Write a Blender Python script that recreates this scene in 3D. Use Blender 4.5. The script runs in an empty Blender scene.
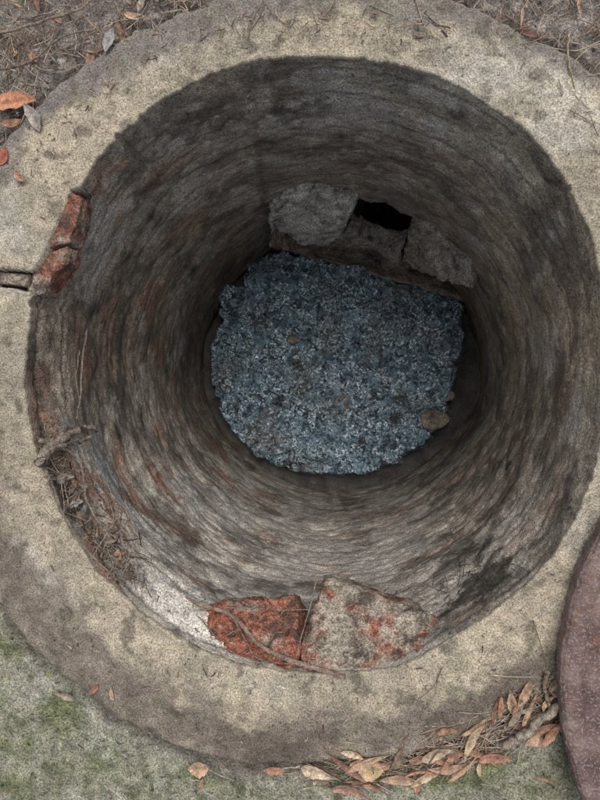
import bpy, bmesh, math, random
from mathutils import Vector, noise, Matrix
random.seed(7)
S=bpy.context.scene
S.view_settings.view_transform='Standard'; S.view_settings.look='None'; S.view_settings.exposure=0
# ---------------- camera ----------------
H=0.70; F=590.0
d=Vector((70,26,-F)).normalized()
Q=d.rotation_difference(Vector((0,0,-1)))
cd=bpy.data.cameras.new('camera'); cam=bpy.data.objects.new('camera',cd); S.collection.objects.link(cam)
cam.location=(0,0,H); cam.rotation_mode='QUATERNION'; cam.rotation_quaternion=Q
cd.sensor_fit='VERTICAL'; cd.sensor_height=24; cd.lens=24*F/800; cd.clip_start=0.01; cd.clip_end=500
S.camera=cam
O=Vector((0,0,H))
def ray(x,y): return Q@Vector((x-300,400-y,-F))
def P(x,y,z=0.0):
    r=ray(x,y); return O+r*((z-H)/r.z)
FLOOR=-0.86
rim_px=[(603,365),(602,300),(592,240),(560,172),(522,128),(480,98),(430,73),(380,61),(330,57),(285,57),(250,61),(205,76),(165,97),(125,130),(95,160),(78,190),(66,225),(50,255),(35,290),(28,330),(24,370),(27,410),(36,450),(50,490),(70,530),(100,575),(130,603),(165,630),(200,650),(250,667),(300,673),(345,673),(390,667),(430,652),(470,628),(510,598),(550,560),(578,515),(597,465),(603,420)]
rim=[P(x,y,0) for x,y in rim_px]
C=Vector(((max(v.x for v in rim)+min(v.x for v in rim))/2,(max(v.y for v in rim)+min(v.y for v in rim))/2,0))
rp=sorted([(math.atan2(v.y-C.y,v.x-C.x),(v-C).length) for v in rim])
R=sum(r for _,r in rp)/len(rp)
def polar(tab,a):
    a=(a+math.pi)%(2*math.pi)-math.pi
    n=len(tab)
    for i in range(n):
        a0,r0=tab[i]; a1,r1=tab[(i+1)%n]; aa=a
        if i==n-1:
            a1+=2*math.pi
            if a<a0: aa=a+2*math.pi
        if a0<=aa<=a1: return r0+(r1-r0)*(aa-a0)/(a1-a0)
    return tab[0][1]
def r_in(a): return polar(rp,a)
def W(x,y,rad=None):
    rad=R if rad is None else rad
    r=ray(x,y); ox,oy=O.x-C.x,O.y-C.y
    A=r.x*r.x+r.y*r.y; B=2*(ox*r.x+oy*r.y); c=ox*ox+oy*oy-rad*rad
    t=(-B+math.sqrt(B*B-4*A*c))/(2*A)
    return O+r*t
def ang(v): return math.atan2(v.y-C.y,v.x-C.x)
def fba(x,y,z,o=4): return noise.fractal(Vector((x,y,z)),0.8,2.1,o)
def ss(a,b,x):
    t=max(0,min(1,(x-a)/(b-a))); return t*t*(3-2*t)
def mix(a,b,t): t=max(0,min(1,t)); return tuple(a[i]*(1-t)+b[i]*t for i in range(3))
def rin_f(a):
    ca,sa=math.cos(a),math.sin(a)
    return r_in(a)+.0025*fba(ca*9,sa*9,5,4)+.0012*fba(ca*45,sa*45,7,3)+.010*max(0,fba(ca*14,sa*14,77,3)-.4)
def inpoly(x,y,poly):
    c=False;n=len(poly)
    for i in range(n):
        x1,y1=poly[i];x2,y2=poly[i-1]
        if (y1>y)!=(y2>y) and x<(x2-x1)*(y-y1)/(y2-y1)+x1: c=not c
    return c
def link(name,verts,faces,cols=None,mat=None,smooth=True):
    me=bpy.data.meshes.new(name); me.from_pydata([tuple(v) for v in verts],[],faces); me.update()
    if cols:
        at=me.color_attributes.new('Col','FLOAT_COLOR','POINT')
        flat=[]
        for c in cols: flat+= [c[0],c[1],c[2],1.0]
        at.data.foreach_set('color',flat)
    if smooth: me.polygons.foreach_set('use_smooth',[True]*len(me.polygons))
    ob=bpy.data.objects.new(name,me); S.collection.objects.link(ob)
    if mat: me.materials.append(mat)
    return ob
# ---------------- materials ----------------
def N(nt,t,**k):
    n=nt.nodes.new(t)
    for a,b in k.items(): setattr(n,a,b)
    return n
def ntex(nt,co,scale,detail=5,rough=.6,stretch=None,dist=0):
    n=N(nt,'ShaderNodeTexNoise'); n.inputs['Scale'].default_value=scale; n.inputs['Detail'].default_value=detail; n.inputs['Roughness'].default_value=rough
    n.inputs['Distortion'].default_value=dist
    if stretch:
        m=N(nt,'ShaderNodeMapping'); m.inputs['Scale'].default_value=stretch
        nt.links.new(co,m.inputs['Vector']); co=m.outputs['Vector']
    nt.links.new(co,n.inputs['Vector']); return n.outputs['Fac']
def ramp(nt,f,stops,interp='LINEAR'):
    r=N(nt,'ShaderNodeValToRGB'); r.color_ramp.interpolation=interp
    e=r.color_ramp.elements
    while len(e)<len(stops): e.new(0.5)
    for el,(p,c) in zip(e,stops):
        el.position=p; el.color=(c if len(c)==4 else (*c,1)) if not isinstance(c,(int,float)) else (c,c,c,1)
    nt.links.new(f,r.inputs['Fac']); return r.outputs['Color']
def mixc(nt,f,a,b,mode='MIX'):
    m=N(nt,'ShaderNodeMix',data_type='RGBA',blend_type=mode)
    for s,i in ((f,0),(a,6),(b,7)):
        if isinstance(s,(int,float)): m.inputs[i].default_value=s
        elif isinstance(s,tuple): m.inputs[i].default_value=(*s,1)
        else: nt.links.new(s,m.inputs[i])
    return m.outputs[2]
def base(name):
    m=bpy.data.materials.new(name); m.use_nodes=True; nt=m.node_tree; b=nt.nodes['Principled BSDF']
    g=N(nt,'ShaderNodeNewGeometry'); return m,nt,b,g.outputs['Position']
def bumpn(nt,h,st,dist,prev=None):
    b=N(nt,'ShaderNodeBump'); b.inputs['Strength'].default_value=st; b.inputs['Distance'].default_value=dist
    nt.links.new(h,b.inputs['Height'])
    if prev: nt.links.new(prev,b.inputs['Normal'])
    return b.outputs['Normal']
def vcmat(name,lo=.55,hi=1.45,s1=60,s2=420,rough=.9,bd=.004,grain=.8,stretch=None,spec=.3,pits=None,d1=3,g0=.25,g1=1.9):
    m,nt,b,co=base(name)
    a=N(nt,'ShaderNodeAttribute',attribute_name='Col').outputs['Color']
    n1=ntex(nt,co,s1,d1,.65,stretch); n2=ntex(nt,co,s2,1,.7)
    c=mixc(nt,1.0,a,ramp(nt,n1,[(.3,lo),(.7,hi)]),'MULTIPLY')
    c=mixc(nt,grain,c,mixc(nt,1.0,c,ramp(nt,n2,[(.32,g0),(.5,1.0),(.68,g1)]),'MULTIPLY'))
    if pits:
        n3=ntex(nt,co,pits,2,.6)
        c=mixc(nt,1.0,c,ramp(nt,n3,[(.28,.35),(.35,1.0),(.66,1.0),(.74,1.4)]),'MULTIPLY')
    nt.links.new(c,b.inputs['Base Color']); b.inputs['Roughness'].default_value=rough; b.inputs['Specular IOR Level'].default_value=spec
    nn=bumpn(nt,n1,.8,bd); nn=bumpn(nt,n2,.7,bd*.3,nn); nt.links.new(nn,b.inputs['Normal'])
    return m
M_ring=vcmat('weathered_concrete',.78,1.22,55,520,.92,.0035,.75,pits=170,g0=.4,g1=1.65)
M_wall=vcmat('damp_shaft_render',.7,1.3,75,420,.62,.0035,.8,(1,1,1.3),.5,pits=110,g0=.35,g1=1.75)
M_ground=vcmat('mossy_ground',.6,1.4,60,420,.95,.006,.8,pits=120,g0=.35,g1=1.7)
M_litter=vcmat('dry_litter',.6,1.4,120,600,.7,.0006,.4)
M_root=vcmat('root_bark',.5,1.5,150,600,.85,.001,.5)
# wet blue sediment
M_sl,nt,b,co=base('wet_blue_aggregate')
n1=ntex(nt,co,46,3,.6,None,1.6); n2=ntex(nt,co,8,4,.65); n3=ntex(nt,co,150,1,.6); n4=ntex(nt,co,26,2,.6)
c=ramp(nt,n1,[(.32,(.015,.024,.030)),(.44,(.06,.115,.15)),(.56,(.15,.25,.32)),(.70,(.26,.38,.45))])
painted_glint=ramp(nt,n1,[(.455,0.0),(.49,1.0),(.52,1.0),(.555,0.0)])
painted_glint=mixc(nt,1.0,painted_glint,ramp(nt,n4,[(.40,0.0),(.50,1.0)]),'MULTIPLY')
painted_glint=mixc(nt,1.0,painted_glint,ramp(nt,n3,[(.44,0.0),(.52,1.0)]),'MULTIPLY')
c=mixc(nt,painted_glint,c,(.84,.94,.98))  # wet glints painted as pale broken squiggles into the base colour
br=ramp(nt,n2,[(.49,0.0),(.64,.8)])
c=mixc(nt,br,c,mixc(nt,.6,c,(.14,.115,.08)))
c=mixc(nt,ramp(nt,ntex(nt,co,24,3,.6),[(.60,0.0),(.67,.85)]),c,(.015,.016,.017))
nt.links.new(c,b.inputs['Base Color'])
nt.links.new(ramp(nt,n3,[(.4,.05),(.6,.3)]),b.inputs['Roughness']); b.inputs['Specular IOR Level'].default_value=.9
b.inputs['Coat Weight'].default_value=.8; b.inputs['Coat Roughness'].default_value=.06
nn=bumpn(nt,n1,1,.018); nn=bumpn(nt,n3,1,.004,nn); nt.links.new(nn,b.inputs['Normal']); nt.links.new(nn,b.inputs['Coat Normal'])
def brickmat(name,t0,t1,k=1.0):
    m,nt,b,co=base(name)
    n1=ntex(nt,co,20,5,.65); n2=ntex(nt,co,90,4,.7); n3=ntex(nt,co,420,1,.7)
    c=ramp(nt,n2,[(.35,(.10*k,.035*k,.022*k)),(.5,(.27*k,.09*k,.052*k)),(.66,(.40*k,.21*k,.14*k))])
    c=mixc(nt,ramp(nt,n1,[(t0,0.0),(t1,1.0)]),c,ramp(nt,n2,[(.35,(.20,.165,.12)),(.6,(.44,.38,.30))]))
    c=mixc(nt,ramp(nt,ntex(nt,co,35,4,.7),[(.50,0.0),(.62,.85)]),c,(.06,.045,.032))
    c=mixc(nt,.7,c,mixc(nt,1.0,c,ramp(nt,n3,[(.35,.35),(.65,1.7)]),'MULTIPLY'))
    nt.links.new(c,b.inputs['Base Color']); b.inputs['Roughness'].default_value=.8
    nn=bumpn(nt,n2,1,.006); nn=bumpn(nt,n3,.8,.0015,nn); nt.links.new(nn,b.inputs['Normal']); return m
M_br=brickmat('red_brick',.55,.68,1.1); M_br2=brickmat('mortared_brick',.42,.53,1.0); M_br3=brickmat('dirty_brick',.42,.6,.8)
def stonemat(name,ca,cb,cd):
    m,nt,b,co=base(name)
    n1=ntex(nt,co,32,5,.7); n3=ntex(nt,co,300,1,.7)
    c=ramp(nt,n1,[(.34,cd),(.46,ca),(.62,cb)])
    c=mixc(nt,.7,c,mixc(nt,1.0,c,ramp(nt,n3,[(.35,.4),(.65,1.6)]),'MULTIPLY'))
    nt.links.new(c,b.inputs['Base Color']); b.inputs['Roughness'].default_value=.8
    nn=bumpn(nt,n1,1,.014); nn=bumpn(nt,n3,.7,.001,nn); nt.links.new(nn,b.inputs['Normal']); return m
M_st=stonemat('pale_concrete_rubble',(.52,.51,.47),(.80,.79,.75),(.16,.135,.11))
M_st2=stonemat('brown_slab',(.17,.14,.11),(.32,.27,.215),(.05,.042,.035))
M_st3=stonemat('dirty_mortar',(.34,.31,.265),(.54,.50,.44),(.12,.10,.085))
M_dark=stonemat('dark_void_soil',(.03,.026,.02),(.05,.045,.04),(.01,.01,.01))
M_cov,nt,b,co=base('rusty_painted_iron')
n1=ntex(nt,co,26,6,.7); n3=ntex(nt,co,350,2,.7)
c=ramp(nt,n1,[(.35,(.085,.05,.045)),(.5,(.16,.10,.09)),(.65,(.26,.185,.165))])
c=mixc(nt,ramp(nt,n3,[(.54,0.0),(.62,.6)]),c,(.38,.31,.26))
c=mixc(nt,ramp(nt,ntex(nt,co,60,4,.7),[(.58,0.0),(.66,.7)]),c,(.20,.09,.045))
nt.links.new(c,b.inputs['Base Color']); b.inputs['Roughness'].default_value=.75; b.inputs['Metallic'].default_value=.05
nn=bumpn(nt,n1,.9,.004); nn=bumpn(nt,n3,.9,.002,nn); nt.links.new(nn,b.inputs['Normal'])

# ---------------- ring ----------------
crack=[tuple(P(x,y,0).xy) for x,y in [(-30,268),(15,270),(33,272),(46,250),(58,222),(70,190),(90,185),(90,260),(45,300),(30,292),(10,288),(-30,284)]]
def r_out(a):
    c_,s_=math.cos(a),math.sin(a)
    return (0.482+.008*ss(.3,1,-s_)+.020*ss(.55,.95,-c_*.72-s_*.69)-.022*ss(.5,1,s_)+0.007*fba(c_*3,s_*3,2.2)+.004*fba(c_*20,s_*20,2.2))
NA=1000; NT=100
V=[];Fc=[];Cc=[]
inner_prof=[(.004,-.014),(.0006,-.0075),(.0002,-.0035),(.0005,-.0016),(.0013,-.0005)]
NP=len(inner_prof)
rin=[0]*NA; rot=[0]*NA
for i in range(NA):
    a=-math.pi+2*math.pi*i/NA
    rin[i]=rin_f(a); rot[i]=r_out(a)
cols_n=NP+NT
for i in range(NA):
    a=-math.pi+2*math.pi*i/NA; ca,sa=math.cos(a),math.sin(a)
    for j in range(cols_n):
        if j<NP:
            dr,z=inner_prof[j]; r=rin[i]+dr; t=0
        else:
            t=((j-NP)/(NT-1))**1.15; r=rin[i]+.003+(rot[i]-rin[i]-.003)*t; z=0
        x=C.x+ca*r; y=C.y+sa*r
        if j>=NP:
            e=ss(0,.05,t)
            z=e*(.004*fba(x*14,y*14,1,5)+ .0015*fba(x*90,y*90,3,2))
            p=fba(x*60,y*60,8,2)
            if p>.5: z-=.006*(p-.5)
            z-=.026*ss(.86,1.0,t)**1.5
            z+=.004*ss(.05,.35,t)*(1-ss(.4,.8,t))
        n=fba(x*12,y*12,4,5)+.5*fba(x*45,y*45,9,4)
        lowl=ss(-.3,.7,-sa+.45*(-ca))
        edge=.80-.38*lowl-.30*ss(.6,1,sa)-.12*ss(.3,.9,sa)*ss(-.2,.6,-ca)
        w=ss(edge-.12,edge+.12,t+.17*n)
        light=mix((.43,.365,.265),(.30,.26,.195),.5+.9*n)
        light=mix(light,(.46,.43,.37),.5*ss(.1,.5,fba(x*5,y*5,60,4)))
        dirt=mix((.125,.10,.08),(.23,.19,.15),.5+.8*n)
        if sa>.3: dirt=mix(dirt,(.21,.185,.165),.7)
        c=mix(light,dirt,w)
        c=mix(c,(.30,.265,.21),.45*ss(.65,.95,t)*ss(0.0,.5,n)*lowl)
        m=ss(.15,.6,fba(x*25,y*25,12,4)+.35*t-.15)
        c=mix(c,(.21,.20,.13),m*.4)
        dk=ss(.3,.6,fba(x*35,y*35,17,4)); c=mix(c,(.10,.085,.065),dk*.6)
        if inpoly(x,y,crack):
            z-=.03; c=(.07,.055,.045)
        V.append((x,y,z)); Cc.append(c)
for i in range(NA):
    k=(i+1)%NA
    for j in range(cols_n-1):
        Fc.append((i*cols_n+j,k*cols_n+j,k*cols_n+j+1,i*cols_n+j+1))
link('concrete_manhole_ring',V,Fc,Cc,M_ring)

# ---------------- shaft ----------------
hole_px=[(357,199),(371,203),(385,203),(400,212),(413,216),(409,230),(410,246),(396,244),(384,248),(370,241),(358,238),(360,222),(353,212)]
hole=[W(x,y) for x,y in hole_px]
hole2=[((ang(v)),v.z) for v in hole]
NA=1000;NZ=345; z0=-.006; z1=FLOOR-.02
seam=sorted([(W(x,y).z,ang(W(x,y))) for x,y in [(253,58),(254,90),(256,120),(260,150),(262,180),(266,210),(268,250)]])
def seam_a(z):
    if z<=seam[0][0]: return seam[0][1]
    for (za,aa),(zb_,ab) in zip(seam,seam[1:]):
        if za<=z<=zb_: return aa+(ab-aa)*(z-za)/(zb_-za)
    return seam[-1][1]
spots=[(W(130,515),.035,(.62,.60,.55),.9),(W(433,134),.022,(.52,.50,.45),.8),(W(150,535),.02,(.5,.48,.44),.7),(W(480,575),.05,(.045,.04,.03),.8),(W(512,466),.014,(.05,.03,.02),.9),(W(160,480),.03,(.25,.12,.08),.6),(W(540,330),.05,(.33,.27,.18),.5),(W(100,470),.05,(.42,.44,.44),.6),(W(345,100),.06,(.38,.36,.32),.7),(W(230,520),.06,(.52,.50,.46),.5),(W(470,540),.06,(.08,.07,.05),.4),(W(330,560),.10,(.54,.51,.46),.6),(W(180,490),.05,(.45,.46,.46),.5),(W(400,590),.05,(.36,.32,.27),.6),(W(310,165),.05,(.38,.36,.32),.6),(W(500,180),.04,(.30,.27,.23),.5),(W(200,440),.05,(.24,.13,.09),.5),(W(560,420),.05,(.22,.16,.10),.5),(W(120,330),.05,(.09,.07,.055),.6),(W(200,120),.05,(.12,.10,.08),.6)]
V=[];Fc=[];Cc=[]
for i in range(NA):
    a=-math.pi+2*math.pi*i/NA; ca,sa=math.cos(a),math.sin(a); r0=rin_f(a)
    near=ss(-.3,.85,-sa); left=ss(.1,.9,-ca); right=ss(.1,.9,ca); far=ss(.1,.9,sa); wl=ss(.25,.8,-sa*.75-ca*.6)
    nn_=ss(.1,1,-sa)
    for j in range(NZ+1):
        z=z0+(z1-z0)*j/NZ
        bl=ss(0,.25,-z); fd=ss(0,.03,-z-.004)
        r=(r0+.0004)*(1-bl)+R*bl - .045*nn_*ss(.30,.86,-z)
        x=C.x+ca*r;y=C.y+sa*r
        zw=z+.006*fba(ca*2.5,sa*2.5,3,3)
        st=fba(x*1.2,y*1.2,zw*50,3); lf=fba(x*7,y*7,z*7+3,4); hf=fba(x*38,y*38,z*40,4); mf=fba(x*17,y*17,z*22+7,4)
        g=abs(((zw+.0015*mf)/.06)%1.0-.5)*.06
        gm=(1-ss(.0008,.006,g))*ss(-.4,.15,lf)*fd
        r+=fd*(.0016*st+.006*lf+.0018*hf+.002*mf+.003*gm)
        if inpoly(x,y,crack) and z>-.035: r+=.012
        r-=.018*wl*ss(.03,.07,-z)*(1-ss(.11,.2,-z))*(.7+.6*lf)
        ds=abs(a-seam_a(z))*R+.006*hf+.003*mf
        sm=(1-ss(.001,.010,ds))
        p=Vector((C.x+ca*r,C.y+sa*r,z))
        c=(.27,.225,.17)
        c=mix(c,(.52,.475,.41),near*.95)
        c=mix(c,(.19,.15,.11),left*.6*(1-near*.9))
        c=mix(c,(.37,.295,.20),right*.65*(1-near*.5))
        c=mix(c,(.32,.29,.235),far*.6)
        k=1+.20*st+.45*hf+.4*lf+.5*mf
        c=tuple(max(.02,q*k) for q in c)
        ru=ss(.05,.45,fba(x*9,y*9,z*14+9,4))*(.6*left+.4*near+.25)
        c=mix(c,(.29,.15,.095),ru*.6)
        gl=ss(.15,.45,fba(x*8,y*8,z*10+30,5)); c=mix(c,(.52,.49,.44),gl*.45)
        dk=ss(.12,.5,fba(x*10,y*10,z*13+50,5)); c=mix(c,(.065,.050,.038),dk*.6)
        for sp,rad_,cc,w in spots:
            dd=(p-sp).length
            if dd<rad_*1.8:
                c=mix(c,cc,w*(1-ss(rad_*.6,rad_*1.15,dd+rad_*1.0*hf+rad_*.6*mf)))
        c=mix(c,(.05,.04,.030),max(sm*.35,gm*.6))
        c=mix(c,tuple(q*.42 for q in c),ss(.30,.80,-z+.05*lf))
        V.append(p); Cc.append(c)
for i in range(NA):
    k=(i+1)%NA
    am=-math.pi+2*math.pi*(i+.5)/NA
    for j in range(NZ):
        zm=z0+(z1-z0)*(j+.5)/NZ
        if abs(am-1.2)<.9 and inpoly(am,zm,hole2): continue
        Fc.append((i*(NZ+1)+j,i*(NZ+1)+j+1,k*(NZ+1)+j+1,k*(NZ+1)+j))
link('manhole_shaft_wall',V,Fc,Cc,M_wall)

hc=sum((h for h in hole),Vector())/len(hole)
hd=Vector((hc.x-C.x,hc.y-C.y,0)).normalized()
vs=[];
for f in (0.0,.12,.3):
    for h in hole: vs.append(hc+(h-hc)*1.12+hd*(.006+f)+Vector((0,0,-.05*f)))
n=len(hole); fs=[]
for l in range(2):
    for i in range(n): fs.append((l*n+i,l*n+(i+1)%n,(l+1)*n+(i+1)%n,(l+1)*n+i))
fs.append(tuple(range(2*n,3*n)))
link('drain_outlet',vs,fs,None,M_dark,False)

# ---------------- floor ----------------
V=[];Fc=[];Cc=[];n1=160;n2=50
for i in range(n1):
    a=2*math.pi*i/n1
    for j in range(n2+1):
        r=(R+.03)*j/n2; x=C.x+math.cos(a)*r;y=C.y+math.sin(a)*r
        q=fba(x*25,y*25,3,4); V.append((x,y,FLOOR+.008*q+.015*ss(.85,1,j/n2)));Cc.append(mix((.02,.018,.015),(.06,.05,.042),.5+q))
for i in range(n1):
    k=(i+1)%n1
    for j in range(n2): Fc.append((i*(n2+1)+j,k*(n2+1)+j,k*(n2+1)+j+1,i*(n2+1)+j+1))
link('shaft_floor',V,Fc,Cc,M_wall)

# ---------------- sediment ----------------
zs=-.80
mp=[P(x,y,zs) for x,y in [(266,250),(285,250),(330,262),(400,282),(466,302),(468,330),(460,365),(450,405),(428,446),(390,468),(335,478),(285,471),(246,452),(222,418),(209,380),(209,345),(221,320),(214,300),(222,282),(242,285),(246,260)]]
mc=sum(mp,Vector())/len(mp)
mpa=sorted([(math.atan2(v.y-mc.y,v.x-mc.x),(v-mc).length) for v in mp])
V=[];Fc=[];n1=520;n2=160
for i in range(n1):
    a=-math.pi+2*math.pi*i/n1;ca,sa=math.cos(a),math.sin(a)
    ro=polar(mpa,a)+.010*fba(ca*8,sa*8,3,5)
    for j in range(n2+1):
        t=j/n2; r=ro*t*1.02; x=mc.x+ca*r;y=mc.y+sa*r
        z=zs-.005+.012*(1-t*t)+.016*fba(x*12,y*12,4,4)+.011*fba(x*45,y*45,1,3)
        z-=.06*ss(.95,1.0,t)
        V.append((x,y,z))
for i in range(n1):
    k=(i+1)%n1
    for j in range(n2): Fc.append((i*(n2+1)+j,k*(n2+1)+j,k*(n2+1)+j+1,i*(n2+1)+j+1))
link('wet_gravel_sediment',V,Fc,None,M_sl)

# ---------------- rubble chunks ----------------
tex=bpy.data.textures.new('clouds','CLOUDS'); tex.noise_scale=.035; tex.noise_depth=4
tex2=bpy.data.textures.new('clouds2','CLOUDS'); tex2.noise_scale=.010; tex2.noise_depth=3
def chunk(name,pts,ex,mat,vox=.003,disp=.008,bev=.005,k2=.4,taper=1.0):
    bm=bmesh.new(); vs=[bm.verts.new(p) for p in pts]; f=bm.faces.new(vs)
    r=bmesh.ops.extrude_face_region(bm,geom=[f]); 
    for g in r['geom']:
        if isinstance(g,bmesh.types.BMVert): g.co+=ex
    if taper!=1.0:
        cc_=sum((v.co for v in vs),Vector())/len(vs)
        for v in vs: v.co=cc_+(v.co-cc_)*taper
    bmesh.ops.recalc_face_normals(bm,faces=bm.faces); 
    me=bpy.data.meshes.new(name); bm.to_mesh(me); bm.free(); me.materials.append(mat)
    ob=bpy.data.objects.new(name,me); S.collection.objects.link(ob)
    m=ob.modifiers.new('b','BEVEL'); m.width=bev; m.segments=2
    m=ob.modifiers.new('r','REMESH'); m.mode='VOXEL'; m.voxel_size=vox; m.use_smooth_shade=True
    m=ob.modifiers.new('d','DISPLACE'); m.texture=tex; m.strength=disp; m.texture_coords='GLOBAL'; m.mid_level=.5
    m=ob.modifiers.new('d2','DISPLACE'); m.texture=tex2; m.strength=disp*k2; m.texture_coords='GLOBAL'; m.mid_level=.5
    return ob
def WV(l): return [W(x,y,R-q) for x,y,q in l]
chunk('concrete_rubble',WV([(268,208,.005),(283,194,.01),(303,190,.012),(318,186,.005),(346,192,.005),(358,201,.01),(352,216,.03),(344,232,.035),(330,246,.04),(312,252,.035),(290,244,.03),(268,236,.02)]),hd*.07,M_st,.003,.022,.003,.4,.97)
chunk('concrete_rubble',WV([(413,222,.01),(430,230,.012),(452,248,.005),(472,266,.005),(476,292,.02),(455,284,.04),(425,274,.04),(402,262,.03),(406,244,.02)]),hd*.07,M_st3,.003,.022,.003,.4,.97)
chunk('broken_stone',WV([(350,228,.02),(362,240,.025),(384,248,.025),(403,248,.02),(398,268,.05),(360,260,.05),(322,252,.04),(336,240,.03)]),hd*.05,M_st3,.003,.018,.004)
chunk('broken_stone',WV([(286,240,.02),(312,250,.05),(330,254,.05),(322,262,.06),(290,254,.06),(268,246,.05)]),hd*.05,M_st2,.003,.014,.004)
B=[P(x,y,-.80) for x,y in [(262,245),(285,250),(330,262),(400,282),(468,302),(486,300)]]+[P(x,y,-.85) for x,y in [(470,262),(400,244),(330,236),(270,236)]]
chunk('concrete_bench',B,Vector((0,0,-.09)),M_st2,.003,.012)
def pebble(name,x,y,z,rx,ry,mat):
    c=P(x,y,z); k=random.randint(6,8)
    pts=[c+Vector((math.cos(2*math.pi*i/k)*rx*random.uniform(.75,1.15),math.sin(2*math.pi*i/k)*ry*random.uniform(.75,1.15),random.uniform(-.003,.003))) for i in range(k)]
    chunk(name,pts,Vector((0,0,-.03)),mat,.0018,.010,.004)
pebble('stone',434,420,-.79,.040,.032,M_st2); pebble('stone',292,340,-.785,.018,.012,M_st2); pebble('stone',345,402,-.79,.03,.022,M_st2); pebble('stone',447,395,-.80,.02,.018,M_st2)
def slope(x,y): return P(x,y,-.008-(674-y)*.00095)
chunk('red_brick',[slope(x,y) for x,y in [(160,632),(186,618),(200,609),(216,606),(240,600),(268,600),(296,595),(300,610),(299,648),(297,670),(258,672),(222,662),(190,650)]],Vector((0,-.02,-.06)),M_br,.0022,.018,.004,.5)
chunk('red_brick',[slope(x,y)+Vector((0,0,.003)) for x,y in [(325,577),(352,583),(385,598),(420,606),(440,620),(464,632),(440,648),(400,664),(350,671),(302,671),(304,645),(311,612)]],Vector((0,-.02,-.07)),M_br2,.0022,.014,.004,.5)
chunk('brick_fragment',[P(x,y,-.004) for x,y in [(47,248),(54,222),(68,192),(80,196),(76,222),(68,242)]],Vector((0,0,-.04)),M_br3,.002,.010,.003)
chunk('brick_fragment',[P(x,y,-.008) for x,y in [(26,292),(36,268),(47,252),(68,245),(64,262),(40,295)]],Vector((0,0,-.04)),M_br3,.002,.010,.003)
chunk('broken_stone',[P(x,y,-.008) for x,y in [(-30,270),(10,272),(30,274),(26,287),(0,284),(-30,282)]],Vector((0,0,-.03)),M_st2,.002,.006,.002)
chunk('mortar_debris',[slope(x,y)+Vector((0,0,-.008)) for x,y in [(120,600),(150,602),(176,612),(172,640),(150,630),(124,610)]],Vector((0,-.02,-.05)),M_st2,.002,.014,.004)

# ---------------- ground ----------------
V=[];Fc=[];Cc=[];NA=800
rad=[.40+.004*i for i in range(125)]
while rad[-1]<80: rad.append(rad[-1]*1.2)
for i in range(NA):
    a=2*math.pi*i/NA;ca,sa=math.cos(a),math.sin(a)
    ro=r_out(a)
    for r in rad:
        x=C.x+ca*r;y=C.y+sa*r
        fade=1 if r<1.2 else 0.0
        n=fba(x*9,y*9,2,5) ; h=fba(x*70,y*70,6,3) if fade else 0
        z=-.014+.004*fba(x*10,y*10,5,3)*(1 if r<3 else 2)+.004*h*fade*(1 if r>.45 else 0)
        if r>3: z+=.06*fba(x*.4,y*.4,1,3)
        moss=mix((.19,.185,.125),(.32,.305,.235),.5+.9*n)
        moss=mix(moss,(.15,.16,.085),ss(-.1,.4,fba(x*16,y*16,31,5)))
        moss=mix(moss,(.075,.085,.04),ss(.15,.6,fba(x*34,y*34,11,4))*.7)
        moss=mix(moss,(.36,.35,.28),ss(.2,.6,fba(x*22,y*22,81,4))*.5)
        soil=mix((.17,.145,.125),(.29,.255,.225),.5+.9*h)
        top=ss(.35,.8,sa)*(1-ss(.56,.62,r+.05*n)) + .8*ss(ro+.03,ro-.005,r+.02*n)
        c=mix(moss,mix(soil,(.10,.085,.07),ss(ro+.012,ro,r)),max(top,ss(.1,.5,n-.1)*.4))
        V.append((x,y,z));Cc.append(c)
K=len(rad)
for i in range(NA):
    k=(i+1)%NA
    for j in range(K-1): Fc.append((i*K+j,i*K+j+1,k*K+j+1,k*K+j))
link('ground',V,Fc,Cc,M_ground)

# ---------------- cover ----------------
zc0=.032; cc=P(940,700,zc0); cr=(P(563,698,zc0)-cc).length
prof=[(0,.006),(cr-.004,.006),(cr,.010),(cr+.001,.028),(cr-.002,.0325),(cr-.006,.034),(cr-.018,.034),(cr-.021,.032),(cr-.023,.028),(cr-.06,.0275),(cr-.2,.0275),(0,.0275)]
V=[];Fc=[];ns=500
for i in range(ns):
    a=2*math.pi*i/ns
    for r,z in prof:
        w=(.0018*fba(math.cos(a)*12,math.sin(a)*12,r*20+z*50,3)+.0014*fba(math.cos(a)*60,math.sin(a)*60,z*50,2)) if r>.3 else 0
        V.append((cc.x+math.cos(a)*(r+w),cc.y+math.sin(a)*(r+w),z+w*.6))
K=len(prof)
for i in range(ns):
    k=(i+1)%ns
    for j in range(K-1): Fc.append((i*K+j,k*K+j,k*K+j+1,i*K+j+1))
g=.034
for ix in range(-14,15):
    for iy in range(-14,15):
        px,py=ix*g,iy*g
        if math.hypot(px,py)>cr-.045: continue
        an=math.pi/4 if (ix+iy)%2 else -math.pi/4
        L,Wd=.012,.004; b0=len(V)
        for zz,s in ((.0270,1),(.0305,.7)):
            for sx,sy in ((-1,-1),(1,-1),(1,1),(-1,1)):
                lx,ly=sx*L*s,sy*Wd*s
                V.append((cc.x+px+lx*math.cos(an)-ly*math.sin(an),cc.y+py+lx*math.sin(an)+ly*math.cos(an),zz))
        Fc+= [(b0+4,b0+5,b0+6,b0+7)]+[(b0+q,b0+(q+1)%4,b0+4+(q+1)%4,b0+4+q) for q in range(4)]
link('manhole_cover',V,Fc,None,M_cov,False)

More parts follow.
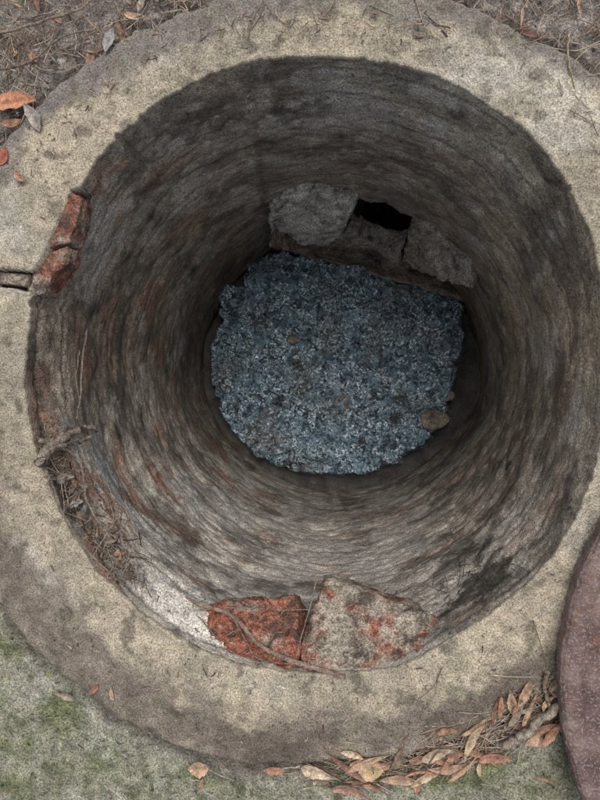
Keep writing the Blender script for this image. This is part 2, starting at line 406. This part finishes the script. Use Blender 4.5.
# ---------------- litter ----------------
class Acc:
    def __init__(s): s.v=[];s.f=[];s.c=[]
def leaf(A,p,a,L,Wd,col,curl=.3,tilt=0):
    n=10; b0=len(A.v); bend=random.uniform(-.5,.5); asym=random.uniform(.75,1.1); tip=random.uniform(.6,1.1)
    twist=random.uniform(-.7,.7)
    for i in range(n+1):
        t=i/n; aa=a+bend*(t-.5); w=Wd*math.sin(math.pi*min(1,t**tip*.96+.02))**.9*.5
        x=(t-.5)*L; dx,dy=math.cos(aa),math.sin(aa)
        zc_=.002+curl*L*.35*((t-.5)**2)*2+tilt*(t-.5)*L
        for s,zz in ((-1,curl*w*.9),(-.5,curl*w*.2),(0,-.0006),(.5,curl*w*.2),(1,curl*w*.9)):
            ww=w*(1+random.uniform(-.15,.15)) if abs(s)==1 else w
            if s>0: ww*=asym
            A.v.append((p.x+dx*x-dy*ww*s,p.y+dy*x+dx*ww*s,p.z+zc_+zz+twist*s*w*(t-.5)+.001)); k=random.uniform(.75,1.25)*(.7 if s==0 else 1)*(.7 if t>.9 or t<.1 else 1); A.c.append(tuple(q*k for q in col))
    for i in range(n):
        for s in range(4): q=b0+i*5+s; A.f.append((q,q+1,q+6,q+5))
def tube(A,pts,r0,r1,col,sides=5,wob=0,sub=6):
    out=[];P_=[pts[0]]+list(pts)+[pts[-1]]
    for i in range(1,len(P_)-2):
        for k in range(sub):
            t=k/sub;a,b,c,d_=P_[i-1],P_[i],P_[i+1],P_[i+2]
            out.append(.5*((2*b)+(c-a)*t+(2*a-5*b+4*c-d_)*t*t+(3*b-a-3*c+d_)*t**3))
    out.append(P_[-2].copy())
    if wob:
        for q in out: q+=Vector((random.uniform(-1,1),random.uniform(-1,1),random.uniform(-1,1)))*wob
    b0=len(A.v);m=len(out)
    for i,p in enumerate(out):
        t=(out[min(i+1,m-1)]-out[max(i-1,0)])
        if t.length<1e-7: t=Vector((1,0,0))
        t.normalize(); u=t.cross(Vector((0,0,1)))
        if u.length<.05: u=t.cross(Vector((0,1,0)))
        u.normalize(); w=t.cross(u); r=(r0+(r1-r0)*i/(m-1))*random.uniform(.85,1.15)
        kk=random.uniform(.8,1.2)
        for s in range(sides):
            an=2*math.pi*s/sides; A.v.append(p+(u*math.cos(an)+w*math.sin(an))*r); A.c.append(tuple(q*kk for q in col))
    for i in range(m-1):
        for s in range(sides): A.f.append((b0+i*sides+s,b0+i*sides+(s+1)%sides,b0+(i+1)*sides+(s+1)%sides,b0+(i+1)*sides+s))
    A.f.append(tuple(b0+s for s in range(sides))); A.f.append(tuple(b0+(m-1)*sides+s for s in range(sides)))
def needle(A,p,a,L,col,r=.0007,tilt=None):
    tl=random.uniform(-.12,.12) if tilt is None else tilt; b=random.uniform(-.5,.5)
    pts=[]
    for t in (-.5,0,.5):
        pts.append(p+Vector((math.cos(a+b*t)*L*t,math.sin(a+b*t)*L*t,tl*L*t+abs(tl)*L*.5)))
    tube(A,pts,r,r*.5,col,4,0,3)
needC=[(.24,.15,.10),(.33,.23,.16),(.16,.11,.08),(.44,.35,.26),(.30,.25,.20),(.38,.32,.26)]
leafC=[(.38,.21,.13),(.32,.18,.11),(.46,.31,.20),(.25,.14,.10),(.52,.39,.26),(.30,.24,.18),(.20,.14,.10)]
AN=Acc();AL=Acc();AT=Acc()
def topz(p):
    r=math.hypot(p.x-C.x,p.y-C.y); ro=r_out(ang(p)); return .004 if r<ro-.04 else (-.006 if r<ro else -.010)
def scat(fn,n,x0,x1,y0,y1,cond=None):
    k=0
    while k<n:
        x,y=random.uniform(x0,x1),random.uniform(y0,y1)
        if cond and not cond(x,y): continue
        p=P(x,y,0); 
        if math.hypot(p.x-C.x,p.y-C.y)<r_in(ang(p))+.01: k+=.2; continue
        p.z=topz(p)+random.uniform(0,.005); fn(p,x,y); k+=1
def nd(p,x,y): needle(AN,p,random.uniform(0,6.28),random.uniform(.015,.055),random.choice(needC),random.uniform(.0004,.0010))
def crumb(p,x,y): needle(AN,p,random.uniform(0,6.28),random.uniform(.003,.012),random.choice(needC+[(.08,.06,.05)]),random.uniform(.0005,.0013))
def tang(p,x,y):
    needle(AN,p,ang(p)+math.pi/2+random.gauss(0,.35),random.uniform(.02,.065),random.choice(needC),random.uniform(.0005,.0012))
scat(nd,380,-60,200,-50,70,lambda x,y: x+y*1.7<215)
scat(nd,170,-60,60,30,190,lambda x,y:x+ (y-40)*.35<50)
scat(crumb,400,-40,230,-40,160,lambda x,y:x+y*1.3<240)
scat(nd,150,150,620,-60,30); scat(crumb,420,150,620,-40,40); scat(nd,130,490,640,-40,150,lambda x,y:(x-490)>y*.75)
scat(nd,40,-30,640,-30,830)
scat(crumb,500,-30,640,-30,830)
def band(x,y):
    p=P(x,y,0);r=math.hypot(p.x-C.x,p.y-C.y);return .458<r<.515 and random.random()<ss(270,420,x)+.15
scat(tang,380,290,566,640,800,band)
scat(nd,150,360,566,660,800,band)
scat(crumb,300,290,566,660,800,band)
def lf(p,x,y): leaf(AL,p+Vector((0,0,random.uniform(0,.006))),ang(p)+math.pi/2+random.gauss(0,.6),random.uniform(.015,.055),random.uniform(.004,.011),random.choice(leafC),random.uniform(.1,.9))
scat(lf,46,290,566,660,800,band)
def lf2(p,x,y): leaf(AL,p,random.uniform(0,6.28),random.uniform(.010,.035),random.uniform(.003,.010),random.choice(leafC),random.uniform(.1,.8))
scat(lf2,30,-50,180,-50,60,lambda x,y:x+y*1.6<200); scat(lf2,10,-60,40,50,190,lambda x,y:x<35); scat(lf2,6,450,640,-30,60,lambda x,y:(x-470)>y); scat(lf2,9,-30,560,690,830)
def L1(x,y,a,L,w,c,z=0): 
    p=P(x,y,0);p.z=topz(p)+.006+z; leaf(AL,p,math.radians(a),L,w,c,.35)
L1(16,100,4,.055,.024,(.50,.23,.13)); L1(5,158,60,.025,.016,(.40,.13,.08)); L1(200,766,10,.028,.02,(.48,.32,.2),.002)
L1(318,771,-15,.042,.016,(.52,.40,.28)); L1(371,771,20,.034,.022,(.54,.39,.22)); L1(436,752,25,.04,.014,(.42,.31,.22)); L1(543,737,30,.045,.020,(.50,.33,.22))
L1(275,769,5,.028,.01,(.38,.2,.13)); L1(495,758,5,.04,.012,(.38,.19,.13)); L1(400,780,0,.05,.012,(.38,.25,.17)); L1(350,790,-10,.05,.012,(.34,.20,.14)); L1(450,770,12,.055,.010,(.40,.26,.18))
L1(36,118,-60,.04,.018,(.33,.28,.24)); L1(52,672,45,.014,.006,(.2,.22,.08)); L1(95,688,45,.02,.008,(.28,.15,.1)); L1(110,42,70,.03,.014,(.3,.27,.24)); L1(83,640,80,.006,.004,(.1,.07,.05))
tube(AT,[P(505,746,.004),P(520,738,.008),P(535,726,.011),P(560,706,.009)],.006,.0045,(.25,.205,.16),7,.0018)
tube(AT,[P(548,672,.006),P(545,690,.006),P(552,712,.004)],.0035,.002,(.2,.15,.11),6,.001)
tube(AT,[P(-20,40,.004),P(30,25,.01),P(80,8,.006),P(105,-20,.006)],.002,.0012,(.22,.17,.13),5,.001)
tube(AT,[P(-10,72,.004),P(30,62,.01),P(60,38,.006),P(95,30,.006)],.0018,.0010,(.17,.13,.10),5,.001)
tube(AT,[P(570,30,.003),P(568,55,.006),P(575,90,.004)],.0012,.0007,(.3,.24,.16),5,.0006)
tube(AT,[P(0,606,.003),P(25,612,.005),P(52,607,.003)],.0007,.0004,(.2,.15,.1),4)
for _ in range(280):
    t=random.random(); x=45+90*t+random.gauss(0,14); y=455+140*t+random.gauss(0,16)
    p=W(x,y,R-.018)
    if p.z>-.012 : p.z=-.02
    if p.z<-.25: continue
    a=ang(p)+math.pi/2; needle(AN,p,a+random.gauss(0,.9),random.uniform(.006,.035),random.choice(needC+[(.06,.05,.04)]*3),random.uniform(.0004,.0012),random.uniform(-.6,.6))
for _ in range(40):
    t=random.random(); x=55+90*t+random.gauss(0,9); y=460+140*t+random.gauss(0,9)
    p=W(x,y,R-.022)
    if p.z>-.012 or p.z<-.2: continue
    leaf(AL,p,random.uniform(0,6.28),random.uniform(.008,.026),random.uniform(.005,.012),random.choice([(.25,.2,.16),(.12,.09,.07),(.36,.24,.16),(.36,.33,.3),(.3,.29,.28)]),.5,random.uniform(-.5,.5))
for _ in range(60):
    x=random.gauss(475,22);y=random.gauss(572,18); p=W(x,y,R-.006)
    if p.z>-.01: continue
    needle(AN,p,random.uniform(0,6.28),random.uniform(.008,.03),(.05,.04,.03),.0006,random.uniform(-.8,.8))
for _ in range(70):
    x=random.uniform(130,330);y=random.uniform(590,662); p=slope(x,y)+Vector((0,0,.010))
    needle(AN,p,random.gauss(0,.7),random.uniform(.005,.02),random.choice(needC+[(.06,.05,.04)]*2),.0006,random.uniform(-.3,.3))
link('pine_needle_litter',AN.v,AN.f,AN.c,M_litter); link('fallen_leaves',AL.v,AL.f,AL.c,M_litter); link('twig_debris',AT.v,AT.f,AT.c,M_root)
AR=Acc()
def WR(l,rad=R-.012): return [W(x,y,rad-random.uniform(0,.006)) for x,y in l]
rc=(.27,.22,.175)
tube(AR,WR([(38,462),(50,448),(68,436),(85,428),(98,430)],R-.022),.008,.003,rc,7,.002)
tube(AR,WR([(48,452),(62,446),(80,442),(92,436)],R-.026),.004,.002,rc,6,.0015)
tube(AR,WR([(40,440),(55,446),(70,452),(82,470),(86,500),(100,525)],R-.02),.004,.0015,rc,6,.001)
tube(AR,WR([(87,330),(82,365),(80,400),(72,432),(60,455)]),.0018,.001,rc,5,.0008)
tube(AR,WR([(80,350),(76,380),(84,420),(95,445)]),.0012,.0007,rc,5,.0008)
tube(AR,WR([(40,455),(50,480),(66,520),(85,548),(112,575)],R-.016),.003,.0012,(.16,.13,.1),6,.001)
tube(AR,[slope(x,y)+Vector((0,0,.014)) for x,y in [(128,594),(165,590),(205,601),(235,612),(262,640),(300,658),(345,671)]],.0022,.0036,(.24,.17,.13),6,.0008)
tube(AR,[slope(x,y)+Vector((0,0,.013)) for x,y in [(150,622),(180,610),(230,604),(280,606),(318,606)]],.0010,.0006,(.25,.19,.15),5,.0006)
tube(AR,[slope(x,y)+Vector((0,0,.014)) for x,y in [(235,612),(250,640),(262,654),(300,660)]],.0014,.0012,(.16,.12,.09),5,.0006)
tube(AR,[slope(x,y)+Vector((0,0,.014)) for x,y in [(140,604),(170,600),(200,612),(225,640)]],.0016,.0008,(.2,.16,.13),5,.0008)
tube(AR,[slope(x,y)+Vector((0,0,.018)) for x,y in [(318,573),(312,600),(303,630),(298,650)]],.0009,.0005,(.26,.21,.17),5,.0004)
for _ in range(26):
    x=random.uniform(45,125); y=430+(x-45)*1.6+random.gauss(0,18)
    l=[(x,y)]
    for k in range(3): l.append((l[-1][0]+random.gauss(8,10),l[-1][1]+random.gauss(8,12)))
    tube(AR,WR(l,R-.018),.0010,.0004,rc,4,.0006)
link('tree_roots',AR.v,AR.f,AR.c,M_root)

# ---------------- light ----------------
el=math.radians(65); az=math.radians(20)
sd=Vector((math.sin(az)*math.cos(el),math.cos(az)*math.cos(el),math.sin(el)))
ld=bpy.data.lights.new('sun','SUN'); ld.energy=1.5; ld.angle=math.radians(40); ld.color=(1,.97,.93)
lo=bpy.data.objects.new('sun',ld); S.collection.objects.link(lo); lo.rotation_euler=(-sd).to_track_quat('-Z','Y').to_euler()
w=bpy.data.worlds.new('World'); S.world=w; w.use_nodes=True; nt=w.node_tree
sk=nt.nodes.new('ShaderNodeTexSky'); sk.sky_type='NISHITA'; sk.sun_disc=False; sk.sun_elevation=el; sk.sun_rotation=az; sk.dust_density=3
hs=nt.nodes.new('ShaderNodeHueSaturation'); hs.inputs['Saturation'].default_value=.45; nt.links.new(sk.outputs[0],hs.inputs['Color'])
bg=nt.nodes['Background']; bg.inputs['Strength'].default_value=.15
nt.links.new(hs.outputs[0],bg.inputs[0])
